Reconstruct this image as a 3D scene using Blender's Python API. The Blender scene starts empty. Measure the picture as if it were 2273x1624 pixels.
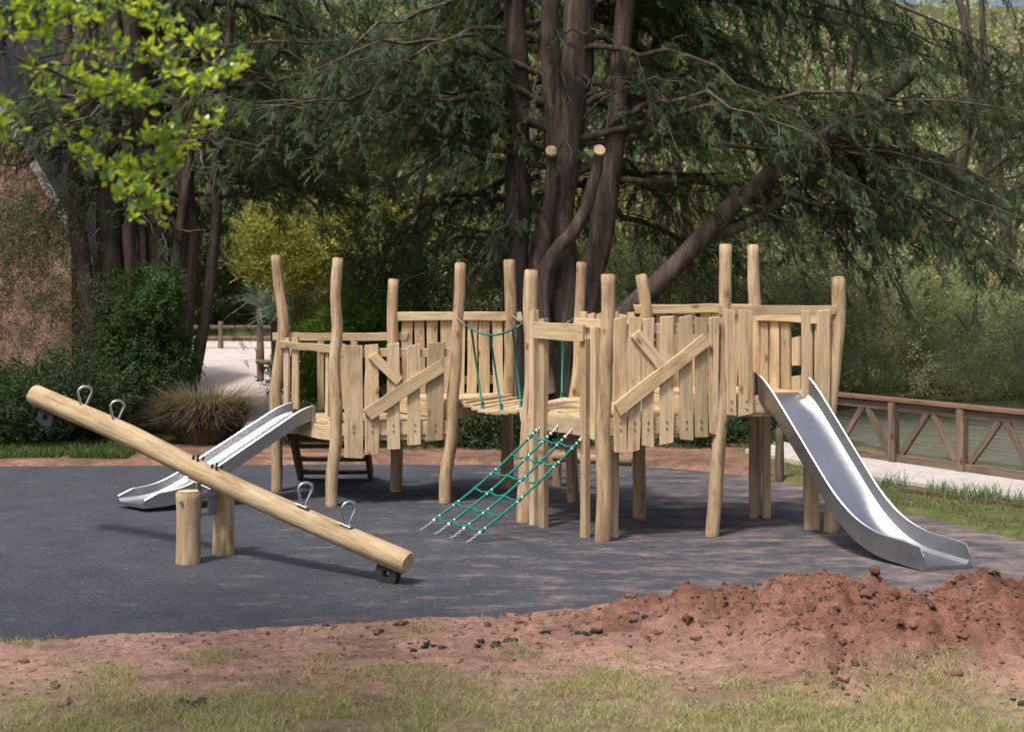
import bpy, bmesh, math, random
import numpy as np
from mathutils import Vector, Matrix
random.seed(7)
RNG = np.random.default_rng(11)
scene = bpy.context.scene
COL = scene.collection

# ------------------------------------------------------------ helpers
def link(o, parent=None):
    COL.objects.link(o)
    if parent: o.parent = parent
    return o

def empty(name):
    e = bpy.data.objects.new(name, None); e.empty_display_size = .2
    return link(e)

def mesh_pd(name, V, F, mat, parent=None, smooth=False, loc=None):
    me = bpy.data.meshes.new(name)
    me.from_pydata([tuple(v) for v in V], [], F)
    if smooth: me.polygons.foreach_set('use_smooth', [True]*len(me.polygons))
    me.materials.append(mat); me.update()
    o = bpy.data.objects.new(name, me)
    if loc is not None: o.location = loc
    return link(o, parent)

def mesh_np(name, V, F, mat, parent=None, col=None, smooth=False):
    V = np.asarray(V, np.float32); F = np.asarray(F, np.int32)
    k = F.shape[1]
    me = bpy.data.meshes.new(name)
    me.vertices.add(len(V)); me.vertices.foreach_set('co', V.ravel())
    me.loops.add(F.size); me.loops.foreach_set('vertex_index', F.ravel())
    me.polygons.add(len(F)); me.polygons.foreach_set('loop_start', np.arange(0, F.size, k, dtype=np.int32))
    if smooth: me.polygons.foreach_set('use_smooth', np.ones(len(F), bool))
    me.update(calc_edges=True)
    if col is not None:
        a = me.attributes.new('Col', 'FLOAT_COLOR', 'POINT')
        c = np.ones((len(V), 4), np.float32); c[:, :3] = col
        a.data.foreach_set('color', c.ravel())
    me.materials.append(mat)
    return link(bpy.data.objects.new(name, me), parent)

def hash2(ix, iy, s=0):
    n = np.sin(ix*127.1+iy*311.7+s*74.7)*43758.5453
    return n-np.floor(n)
def vnoise(x, y, s=0):
    ix = np.floor(x); iy = np.floor(y); fx = x-ix; fy = y-iy
    fx = fx*fx*(3-2*fx); fy = fy*fy*(3-2*fy)
    a = hash2(ix, iy, s); b = hash2(ix+1, iy, s); c = hash2(ix, iy+1, s); d = hash2(ix+1, iy+1, s)
    return (a*(1-fx)+b*fx)*(1-fy)+(c*(1-fx)+d*fx)*fy
def fbm(x, y, o=4, s=0):
    r = 0; a = .5; t = 0
    for i in range(o):
        r = r+a*vnoise(x, y, s+i*3.3); t += a; a *= .5; x = x*2.03+1.7; y = y*2.03+9.2
    return r/t
def sstep(a, b, x):
    t = np.clip((x-a)/(b-a), 0, 1); return t*t*(3-2*t)

# ------------------------------------------------------------ materials
def newmat(name):
    m = bpy.data.materials.new(name); m.use_nodes = True
    nt = m.node_tree; nt.nodes.clear()
    out = nt.nodes.new('ShaderNodeOutputMaterial')
    b = nt.nodes.new('ShaderNodeBsdfPrincipled')
    nt.links.new(b.outputs[0], out.inputs[0])
    return m, nt, b, out
def N(nt, t, **kw):
    n = nt.nodes.new(t)
    for k, v in kw.items(): setattr(n, k, v)
    return n
def noise(nt, vec, scale, detail=4, rough=.55):
    n = N(nt, 'ShaderNodeTexNoise'); n.inputs['Scale'].default_value = scale
    n.inputs['Detail'].default_value = detail; n.inputs['Roughness'].default_value = rough
    if vec: nt.links.new(vec, n.inputs['Vector'])
    return n
def ramp(nt, fac, stops):
    r = N(nt, 'ShaderNodeValToRGB'); e = r.color_ramp.elements
    while len(e) < len(stops): e.new(.5)
    for i, (p, c) in enumerate(stops):
        e[i].position = p; e[i].color = (*c, 1)
    nt.links.new(fac, r.inputs[0]); return r
def mixc(nt, fac, a, b, mode='MIX'):
    m = N(nt, 'ShaderNodeMix', data_type='RGBA', blend_type=mode)
    for s, v in ((0, fac), (6, a), (7, b)):
        if isinstance(v, (int, float)): m.inputs[s].default_value = v
        elif isinstance(v, tuple): m.inputs[s].default_value = (*v, 1)
        else: nt.links.new(v, m.inputs[s])
    return m.outputs[2]
def bump(nt, b, h, strength, dist=.01):
    n = N(nt, 'ShaderNodeBump'); n.inputs['Strength'].default_value = strength; n.inputs['Distance'].default_value = dist
    nt.links.new(h, n.inputs['Height']); nt.links.new(n.outputs[0], b.inputs['Normal'])

def wood_mat(name, light, mid, dark, gs=(26, 26, 1.2), rough=.8, tint=.35, ks=(5.5, 5.5, 2.6), knots=True):
    m, nt, b, out = newmat(name)
    tc = N(nt, 'ShaderNodeTexCoord'); oi = N(nt, 'ShaderNodeObjectInfo')
    off = N(nt, 'ShaderNodeVectorMath', operation='SCALE'); off.inputs[0].default_value = (13, 7, 31)
    nt.links.new(oi.outputs['Random'], off.inputs['Scale'])
    add = N(nt, 'ShaderNodeVectorMath', operation='ADD')
    nt.links.new(tc.outputs['Object'], add.inputs[0]); nt.links.new(off.outputs[0], add.inputs[1])
    mp = N(nt, 'ShaderNodeMapping'); mp.inputs['Scale'].default_value = gs
    nt.links.new(add.outputs[0], mp.inputs[0])
    n1 = noise(nt, mp.outputs[0], 1.0, 7, .68)
    n1.inputs['Distortion'].default_value = 1.2
    r = ramp(nt, n1.outputs[0], [(.3, dark), (.47, mid), (.66, light)])
    mp2 = N(nt, 'ShaderNodeMapping'); mp2.inputs['Scale'].default_value = (6, 6, 1.8)
    nt.links.new(add.outputs[0], mp2.inputs[0])
    n2 = noise(nt, mp2.outputs[0], 1.0, 5, .65)
    k = ramp(nt, n2.outputs[0], [(.28, (.5, .44, .39)), (.46, (.92, .9, .87)), (.7, (1.1, 1.08, 1.06))])
    c = mixc(nt, .9, r.outputs[0], k.outputs[0], 'MULTIPLY')
    mp4 = N(nt, 'ShaderNodeMapping'); mp4.inputs['Scale'].default_value = (gs[0]*3.2, gs[1]*3.2, gs[2]*1.3)
    nt.links.new(add.outputs[0], mp4.inputs[0])
    n4 = noise(nt, mp4.outputs[0], 1.0, 3, .6)
    ck = ramp(nt, n4.outputs[0], [(.31, (.4, .33, .28)), (.41, (1, 1, 1)), (1, (1, 1, 1))])
    c = mixc(nt, .8, c, ck.outputs[0], 'MULTIPLY')
    if knots:
        mp3 = N(nt, 'ShaderNodeMapping'); mp3.inputs['Scale'].default_value = ks
        nt.links.new(add.outputs[0], mp3.inputs[0])
        vo = N(nt, 'ShaderNodeTexVoronoi'); vo.inputs['Scale'].default_value = 1.0; nt.links.new(mp3.outputs[0], vo.inputs['Vector'])
        kn = ramp(nt, vo.outputs['Distance'], [(.05, (.32, .2, .13)), (.11, (.75, .66, .56)), (.17, (1, 1, 1))])
        c = mixc(nt, .85, c, kn.outputs[0], 'MULTIPLY')
    vr = ramp(nt, oi.outputs['Random'], [(0, (1-tint, 1-tint*1.05, 1-tint*1.1)), (.3, (.84, .83, .82)), (.6, (1.0, .97, .92)), (.8, (.95, .95, .95)), (1, (1.08, 1.07, 1.06))])
    c = mixc(nt, 1.0, c, vr.outputs[0], 'MULTIPLY')
    nt.links.new(c, b.inputs['Base Color']); b.inputs['Roughness'].default_value = rough
    b.inputs['Specular IOR Level'].default_value = .2
    bump(nt, b, n1.outputs[0], .55, .006)
    return m
M_PLANK = wood_mat('oak_planks', (.69, .56, .39), (.60, .465, .30), (.42, .31, .19))
M_POST = wood_mat('peeled_log', (.60, .47, .32), (.46, .34, .215), (.27, .185, .115), gs=(15, 15, 1.9), tint=.33, ks=(5, 5, 3))
M_BEAM = wood_mat('pale_log', (.62, .50, .33), (.51, .39, .245), (.35, .25, .15), gs=(18, 18, 1.6), tint=.12, ks=(4.5, 4.5, 2.5))
M_OLD = wood_mat('dark_timber', (.2, .12, .08), (.14, .085, .055), (.08, .05, .035), gs=(20, 20, 1.5))
M_FENCE = wood_mat('fence_timber', (.25, .20, .155), (.175, .135, .105), (.11, .08, .06), gs=(20, 20, 1.5))
M_FRAIL = wood_mat('red_rail_timber', (.32, .2, .15), (.24, .14, .105), (.15, .085, .06), gs=(20, 20, 1.5))

def metal_mat(name, base, rough, scr=60, smudge=.85):
    m, nt, b, out = newmat(name)
    tc = N(nt, 'ShaderNodeTexCoord'); n = noise(nt, tc.outputs['Object'], scr, 4)
    n2 = noise(nt, tc.outputs['Object'], 2.5, 4, .6)
    r = ramp(nt, n2.outputs[0], [(.3, tuple(x*smudge for x in base)), (.7, base)])
    nt.links.new(r.outputs[0], b.inputs['Base Color']); b.inputs['Metallic'].default_value = 1
    rr = ramp(nt, n.outputs[0], [(.3, (rough*.92,)*3), (.7, (rough*1.08,)*3)])
    nt.links.new(rr.outputs[0], b.inputs['Roughness'])
    return m
M_STEEL = metal_mat('brushed_steel', (.54, .55, .57), .30, 60, .75)
M_CHROME = metal_mat('chrome', (.75, .76, .78), .15)
M_GALV = metal_mat('galvanised', (.42, .44, .46), .5)

def simple(name, c, rough=.7, var=.25, sc=20, spec=.3):
    m, nt, b, out = newmat(name)
    tc = N(nt, 'ShaderNodeTexCoord'); n = noise(nt, tc.outputs['Object'], sc, 5)
    r = ramp(nt, n.outputs[0], [(.3, tuple(x*(1-var) for x in c)), (.7, tuple(x*(1+var) for x in c))])
    nt.links.new(r.outputs[0], b.inputs['Base Color']); b.inputs['Roughness'].default_value = rough
    b.inputs['Specular IOR Level'].default_value = spec
    bump(nt, b, n.outputs[0], .3, .01)
    return m
M_ROPE = simple('green_rope', (.01, .19, .15), .6, .2, 90)
M_FERR = simple('white_ferrule', (.7, .7, .68), .4, .1)
M_RUBBER = simple('black_rubber', (.03, .03, .032), .6, .3, 40)
M_CUT = simple('sawn_end', (.56, .41, .25), .8, .25, 12)
M_PLASTER = simple('pink_render', (.34, .20, .155), .9, .3, 3)
M_ROOFB = simple('barge_board', (.36, .35, .36), .8, .25, 6)
M_SLATE = simple('roof_slate', (.09, .08, .08), .8, .3, 8)
M_WIRE = simple('dark_wire', (.10, .09, .07), .7, .3, 8)
M_CONC = simple('pale_concrete', (.46, .42, .40), .9, .15, 6)
M_WATER = simple('pond_water', (.15, .15, .12), .25, .2, 3, .5)

def bark_mat():
    m, nt, b, out = newmat('yew_bark')
    tc = N(nt, 'ShaderNodeTexCoord')
    mp = N(nt, 'ShaderNodeMapping'); mp.inputs['Scale'].default_value = (9, 9, 1.3)
    nt.links.new(tc.outputs['Object'], mp.inputs[0])
    n = noise(nt, mp.outputs[0], 1.0, 6, .65); n.inputs['Distortion'].default_value = .6
    r = ramp(nt, n.outputs[0], [(.3, (.04, .03, .025)), (.5, (.105, .08, .068)), (.75, (.22, .17, .145))])
    nt.links.new(r.outputs[0], b.inputs['Base Color']); b.inputs['Roughness'].default_value = .95
    b.inputs['Specular IOR Level'].default_value = .1
    bump(nt, b, n.outputs[0], .9, .04)
    return m
M_BARK = bark_mat()

def leaf_mat(name, trans=.35, rough=.6, spec=.2):
    m, nt, b, out = newmat(name)
    at = N(nt, 'ShaderNodeAttribute'); at.attribute_name = 'Col'
    nt.links.new(at.outputs[0], b.inputs['Base Color'])
    b.inputs['Roughness'].default_value = rough; b.inputs['Specular IOR Level'].default_value = spec
    t = N(nt, 'ShaderNodeBsdfTranslucent')
    c = mixc(nt, 1.0, at.outputs[0], (1.3, 1.35, .7), 'MULTIPLY'); nt.links.new(c, t.inputs[0])
    mx = N(nt, 'ShaderNodeMixShader'); mx.inputs[0].default_value = trans
    nt.links.new(b.outputs[0], mx.inputs[1]); nt.links.new(t.outputs[0], mx.inputs[2])
    nt.links.new(mx.outputs[0], out.inputs[0])
    return m
M_LEAF = leaf_mat('leaf', .4)
M_NEAR = leaf_mat('spring_leaf', .5, .25, .6)

def ground_mat(name, sc=14, bs=.8, extra=True):
    m, nt, b, out = newmat(name)
    at = N(nt, 'ShaderNodeAttribute'); at.attribute_name = 'Col'
    tc = N(nt, 'ShaderNodeTexCoord')
    n = noise(nt, tc.outputs['Object'], sc, 8, .7); n2 = noise(nt, tc.outputs['Object'], sc*6, 5, .7)
    r = ramp(nt, n.outputs[0], [(.25, (.5, .47, .45)), (.5, (.95, .95, .95)), (.78, (1.45, 1.42, 1.4))])
    r2 = ramp(nt, n2.outputs[0], [(.3, (.6, .6, .6)), (.55, (1.05, 1.05, 1.05)), (.75, (1.5, 1.5, 1.5))])
    c = mixc(nt, 1.0, at.outputs[0], r.outputs[0], 'MULTIPLY'); c = mixc(nt, 1.0, c, r2.outputs[0], 'MULTIPLY')
    nt.links.new(c, b.inputs['Base Color']); b.inputs['Roughness'].default_value = .95
    b.inputs['Specular IOR Level'].default_value = .1
    a = N(nt, 'ShaderNodeMath', operation='ADD'); nt.links.new(n.outputs[0], a.inputs[0]); nt.links.new(n2.outputs[0], a.inputs[1])
    bump(nt, b, a.outputs[0], bs, .03)
    return m
M_SOIL = ground_mat('red_soil')
M_MID = ground_mat('earth', 6, .7)

def asphalt_mat():
    m, nt, b, out = newmat('asphalt')
    tc = N(nt, 'ShaderNodeTexCoord'); P = tc.outputs['Object']
    fine = noise(nt, P, 110, 3, .75); med = noise(nt, P, 2.2, 6, .65)
    r = ramp(nt, med.outputs[0], [(.3, (.042, .049, .065)), (.7, (.068, .076, .095))])
    f = ramp(nt, fine.outputs[0], [(.35, (.35, .35, .35)), (.53, (1, 1, 1)), (.70, (2.6, 2.5, 2.4))])
    c = mixc(nt, 1.0, r.outputs[0], f.outputs[0], 'MULTIPLY')
    sx = N(nt, 'ShaderNodeSeparateXYZ'); nt.links.new(P, sx.inputs[0])
    mr = N(nt, 'ShaderNodeMapRange'); mr.inputs['From Min'].default_value = -3; mr.inputs['From Max'].default_value = 4
    mr.inputs['To Min'].default_value = -.08; mr.inputs['To Max'].default_value = .11
    nt.links.new(sx.outputs[0], mr.inputs[0])
    mp = N(nt, 'ShaderNodeMapping'); mp.inputs['Scale'].default_value = (1.1, 2.2, 1); nt.links.new(P, mp.inputs[0])
    d = noise(nt, mp.outputs[0], 1.9, 8, .74)
    ad = N(nt, 'ShaderNodeMath', operation='ADD'); nt.links.new(d.outputs[0], ad.inputs[0]); nt.links.new(mr.outputs[0], ad.inputs[1])
    dm = ramp(nt, ad.outputs[0], [(.5, (0, 0, 0)), (.61, (.36, .36, .36)), (.70, (.8, .8, .8))])
    c = mixc(nt, dm.outputs[0], c, (.28, .205, .18))
    nt.links.new(c, b.inputs['Base Color']); b.inputs['Roughness'].default_value = .7
    b.inputs['Specular IOR Level'].default_value = .4
    bump(nt, b, fine.outputs[0], .8, .008)
    return m
M_ASPH = asphalt_mat()

# ------------------------------------------------------------ camera, light
CAMZ = 2.4
cd = bpy.data.cameras.new('camera'); cam = link(bpy.data.objects.new('camera', cd))
cam.location = (0, 0, CAMZ); cam.rotation_euler = (math.radians(90), 0, 0)
cd.lens = 50; cd.sensor_width = 36; cd.shift_y = -.0933; cd.clip_end = 1000; cd.clip_start = .1
cd.dof.use_dof = True; cd.dof.focus_distance = 13.0; cd.dof.aperture_fstop = 3.2
scene.camera = cam

SUN = Vector((-.30, -.40, .87)).normalized()
sd = bpy.data.lights.new('sun', 'SUN'); sd.energy = 3.4; sd.angle = math.radians(7); sd.color = (1, .965, .915)
so = link(bpy.data.objects.new('sun', sd)); so.rotation_euler = SUN.to_track_quat('Z', 'Y').to_euler(); so.location = (-10, -10, 20)
w = bpy.data.worlds.new('World'); scene.world = w; w.use_nodes = True
nt = w.node_tree; bg = nt.nodes['Background']
sky = nt.nodes.new('ShaderNodeTexSky'); sky.sky_type = 'NISHITA'; sky.sun_disc = False
sky.sun_elevation = math.asin(SUN.z); sky.sun_rotation = math.atan2(SUN.x, SUN.y)
sky.dust_density = 7; sky.air_density = 1.0
nt.links.new(sky.outputs[0], bg.inputs[0]); bg.inputs[1].default_value = .15
scene.view_settings.view_transform = 'Standard'; scene.view_settings.look = 'None'; scene.view_settings.exposure = 0

# ------------------------------------------------------------ ground
def near_edge(x): return np.interp(x, [-9, -7, -3.33, 0, .5, 1.6, 3.7, 9], [8.55, 8.75, 9.08, 9.62, 9.78, 10.03, 10.28, 10.5])
def far_edge(x): return np.interp(x, [-12, -2, 1.5, 2.6, 3.28, 3.68, 4.5, 6, 9], [17.0, 17.4, 17.3, 16.6, 15.6, 14.3, 12.5, 11.3, 10.9])

def grid(name, x0, x1, y0, y1, st, zf, cf, mat):
    nx = int((x1-x0)/st)+1; ny = int((y1-y0)/st)+1
    X, Y = np.meshgrid(np.linspace(x0, x1, nx), np.linspace(y0, y1, ny))
    Z = zf(X, Y); C = cf(X, Y, Z)
    V = np.stack([X, Y, Z], -1).reshape(-1, 3)
    i = np.arange(nx*ny).reshape(ny, nx)
    F = np.stack([i[:-1, :-1], i[:-1, 1:], i[1:, 1:], i[1:, :-1]], -1).reshape(-1, 4)
    return mesh_np(name, V, F, mat, col=C.reshape(-1, 3), smooth=True)

def mound_mask(X, Y):
    Y = Y+.3*(fbm(X*1.3, Y*1.3, 3, 5)-.5)
    a = np.exp(-((X-1.22)/.62)**2-((Y-9.3)/.40)**2)
    b = sstep(1.3, 2.2, X)*sstep(7.6, 8.6, Y)*(1-sstep(9.6, 10.1, Y))
    c = .45*np.exp(-((X-.35)/1.0)**2-((Y-9.05)/.45)**2)
    d = .65*np.exp(-((X-1.8)/.6)**2-((Y-8.5)/.45)**2)
    return a, b, c, d
def ridged(x, y, s): return 1-np.abs(fbm(x, y, 5, s)-.5)*4
def soil_z(X, Y):
    a, b, c, d = mound_mask(X, Y)
    m = np.clip(a+b+c+d, 0, 1.2)
    z = .02+.045*fbm(X*2, Y*2, 4, 1)+.026*fbm(X*11, Y*11, 4, 2)
    lump = np.abs(fbm(X*4.5, Y*4.5, 5, 9)-.5)*2
    z = z+.22*a+.19*b*(.5+1.0*fbm(X*1.5, Y*1.5, 3, 4))+.08*c+.10*d+m*(.18*(fbm(X*5, Y*5, 5, 6)-.45)+.10*lump)
    z = z+m*.07*(fbm(X*14, Y*14, 4, 12)-.5)+m*.035*(ridged(X*6, Y*6, 17)-.5)
    rim = np.exp(-((Y-near_edge(X)+.15)/.12)**2)
    z = z+rim*.05*fbm(X*4, Y*4, 4, 15)*sstep(-2.5, .5, X)
    e = near_edge(X)+.16*(fbm(X*3, Y*3, 4, 3)-.5)+.10*m+.03
    w_ = 1-sstep(-.1, .1, Y-e)
    return -.05*(1-w_)+z*w_
def grass_mask(X, Y):
    g = fbm(X*1.6, Y*2.2, 4, 21); lim = 8.15+.12*np.sin(X*.9)-.45*sstep(0, 3, X)
    s = sstep(.45, -.5, Y-lim+(g-.5)*1.9)
    s = s+.5*sstep(.58, .70, g)*sstep(9.6, 9.0, Y)
    a, b, c, d = mound_mask(X, Y)
    return np.clip(s*(1-np.clip(a+b+d, 0, 1)), 0, 1)
def soil_c(X, Y, Z):
    a, b, c, d = mound_mask(X, Y); m = np.clip(a+b+c+d*.6, 0, 1)[..., None]
    n = fbm(X*3, Y*3, 4, 30)[..., None]
    dry = np.array([.47, .295, .225]); wet = np.array([.25, .12, .085])
    k_ = m*(.6+.7*fbm(X*5, Y*5, 4, 33)[..., None]); k_ = np.clip(k_, 0, 1)
    s = dry*(1-k_)+wet*k_
    s = s*(.72+.55*n)
    dark = sstep(.58, .75, fbm(X*2.4+7, Y*5, 4, 44))[..., None]
    s = s*(1-.35*dark)
    g = np.array([.23, .215, .11])*(.7+.6*n); k = grass_mask(X, Y)[..., None]*.7
    return s*(1-k)+g*k
grid('soil_ground', -8, 9, 4.5, 10.9, .026, soil_z, soil_c, M_SOIL)

def mid_z(X, Y):
    fe = far_edge(X)+.15*(fbm(X*2, Y*2, 3, 50)-.5)
    o = sstep(0, .25, Y-fe)
    return -.06*(1-o)+o*(.03+.05*fbm(X*1.2, Y*1.2, 4, 51))
def mid_c(X, Y, Z):
    n = fbm(X*2, Y*2, 4, 52)[..., None]
    red = np.array([.27, .15, .11])*(.6+.8*n)
    litter = sstep(.45, .65, fbm(X*4, Y*7, 4, 57))[..., None]; red = red*(1-.6*litter)+np.array([.12, .09, .06])*.6*litter  # darker brown patches of leaf litter
    gr = np.array([.12, .14, .05])*(.6+.8*n)
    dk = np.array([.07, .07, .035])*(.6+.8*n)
    right = sstep(2.6, 3.4, X+.5*(n[..., 0]-.5))[..., None]
    c = red*(1-right)+gr*right
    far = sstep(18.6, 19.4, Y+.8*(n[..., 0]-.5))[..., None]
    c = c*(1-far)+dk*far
    lf = (sstep(-4.6, -5.6, X)*sstep(17.5, 18.0, Y))[..., None]
    return c*(1-lf)+gr*.7*lf
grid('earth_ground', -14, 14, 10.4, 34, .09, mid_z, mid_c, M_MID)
def flat_c(X, Y, Z): return np.ones(X.shape+(3,))*np.array([.07, .075, .035])
grid('ground', -300, 300, -100, 600, 25, lambda X, Y: X*0-.12, flat_c, M_MID)

# asphalt pad
xs = np.linspace(-11.5, 8.9, 120); V = []; F = []
for i, x in enumerate(xs):
    V += [(x, float(near_edge(x))-.35, .012), (x, float(far_edge(x))+.12, .012)]
    if i: F.append((2*i-2, 2*i, 2*i+1, 2*i-1))
mesh_pd('asphalt_surface', V, F, M_ASPH)

def sheet(name, pts, z, mat, th=.04):
    n = len(pts); V = [(x, y, z) for x, y in pts]+[(x, y, z-th) for x, y in pts]
    F = [tuple(range(n))]+[(i, i+n, (i+1) % n+n, (i+1) % n) for i in range(n)]
    return mesh_pd(name, V, F, mat)
M_PATH = simple('path_gravel', (.52, .45, .42), .9, .14, 3)
sheet('footpath', [(-4.6, 19.9), (-3.0, 19.9), (-2.9, 22.5), (-4.0, 26.5), (-5.0, 33), (-6.5, 46), (-13.0, 46.5), (-11.6, 43), (-8.4, 32), (-6.7, 27), (-5.6, 23)], .1, M_PATH, .2)
sheet('footpath', [(3.0, 18.3), (4.0, 15.9), (5.2, 14.4), (7.6, 11.6), (9.4, 11.9), (5.75, 15.7), (4.2, 18.0), (3.6, 19.2)], .1, M_CONC, .2)
sheet('pond', [(4.9, 18.2), (6.4, 16.2), (9, 13.0), (16, 13), (18, 24), (9, 25.2), (6.5, 24.6), (4.9, 22.8), (4.5, 20)], .095, M_WATER, .2)

# ------------------------------------------------------------ foliage tools
def diamond(base, d, L, wdt, nrm):
    side = np.cross(nrm, d); side = side/(np.linalg.norm(side)+1e-9)
    return [base, base+d*L*.45+side*wdt, base+d*L, base+d*L*.45-side*wdt]
def yew_template():
    q = []
    n = 9
    for i in range(n):
        t = (i+.5)/n
        b = np.array([t, 0, -.28*t*t]); 
        for s in (-1, 1):
            ang = math.radians(RNG.uniform(30, 60)-14*t)
            d = np.array([math.cos(ang), s*math.sin(ang), -.3+RNG.uniform(-.35, .25)]); d /= np.linalg.norm(d)
            L = (.42*(1-.6*t)+.05)*RNG.uniform(.6, 1.3)
            q.append(diamond(b, d, L, .030, np.array([RNG.uniform(-.5, .5), .3*s, 1])))
    q.append(diamond(np.array([0., 0, 0]), np.array([.95, 0, -.28]), 1.05, .02, np.array([0, 0, 1.])))
    return np.array(q)
YT = yew_template(); YT2 = yew_template(); 
def cluster_template(n=10, ls=.35, wd=.11, seed=1):
    r = np.random.default_rng(seed); q = []
    for i in range(n):
        b = r.normal(0, .33, 3); d = r.normal(0, 1, 3)+np.array([.8, 0, 0]); d /= np.linalg.norm(d)
        q.append(diamond(b, d, ls*r.uniform(.7, 1.2), wd, r.normal(0, 1, 3)))
    return np.array(q)
CT = cluster_template(12, .4, .12)
CT_FINE = cluster_template(22, .26, .045, 3)

def place(T, P, D, S, C, rollrange=.5, jit=.25):
    n = len(P)
    X = D/(np.linalg.norm(D, axis=1, keepdims=True)+1e-9)
    up = np.tile(np.array([0, 0, 1.]), (n, 1))
    bad = np.abs(X[:, 2]) > .97; up[bad] = (1, 0, 0)
    Y = np.cross(up, X); Y /= np.linalg.norm(Y, axis=1, keepdims=True)
    Z = np.cross(X, Y)
    r = RNG.uniform(-rollrange, rollrange, n)[:, None]
    Y2 = np.cos(r)*Y+np.sin(r)*Z; Z2 = -np.sin(r)*Y+np.cos(r)*Z
    T = np.asarray(T)
    q = T.shape[0]
    V = (P[:, None, None]+S[:, None, None, None]*(T[None, ..., 0:1]*X[:, None, None]+T[None, ..., 1:2]*Y2[:, None, None]+T[None, ..., 2:3]*Z2[:, None, None]))
    Cc = C[:, None, None]*(1+RNG.uniform(-jit, jit, (n, q, 1, 1)))*np.ones((1, 1, 4, 1))
    return V.reshape(-1, 3).astype(np.float32), np.clip(Cc, 0, 1).reshape(-1, 3).astype(np.float32)
def foliage_obj(name, parts, mat=None, parent=None):
    V = np.concatenate([p[0] for p in parts]); C = np.concatenate([p[1] for p in parts])
    F = np.arange(len(V)).reshape(-1, 4)
    return mesh_np(name, V, F, mat or M_LEAF, parent, C)

def tube(V, F, pts, rad, sides=8, cap=True, rough=0.0):
    pts = [Vector(p) for p in pts]; n0 = len(V); n = len(pts)
    ref = Vector((0, 1, 0)) if abs((pts[-1]-pts[0]).normalized().y) < .8 else Vector((1, 0, 0))
    for i, p in enumerate(pts):
        d = (pts[min(i+1, n-1)]-pts[max(i-1, 0)]).normalized()
        a = d.cross(ref).normalized(); b = d.cross(a).normalized()
        for k in range(sides):
            t = 2*math.pi*k/sides
            r = rad[i]*(1+random.uniform(-rough, rough))
            V.append(tuple(p+(a*math.cos(t)+b*math.sin(t))*r))
        if i:
            for k in range(sides):
                k2 = (k+1) % sides; s0 = n0+(i-1)*sides; s1 = n0+i*sides
                F.append((s0+k, s0+k2, s1+k2, s1+k))
    if cap:
        F.append(tuple(n0+k for k in range(sides))); F.append(tuple(n0+(n-1)*sides+k for k in reversed(range(sides))))
def smooth_path(pts, n):
    """Catmull-Rom resample"""
    P = [Vector(p) for p in pts]; P = [P[0]*2-P[1]]+P+[P[-1]*2-P[-2]]
    out = []; m = len(P)-3
    for i in range(n+1):
        u = i/n*m; k = min(int(u), m-1); t = u-k
        p0, p1, p2, p3 = P[k:k+4]
        out.append(.5*((2*p1)+(-p0+p2)*t+(2*p0-5*p1+4*p2-p3)*t*t+(-p0+3*p1-3*p2+p3)*t**3))
    return out

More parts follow.
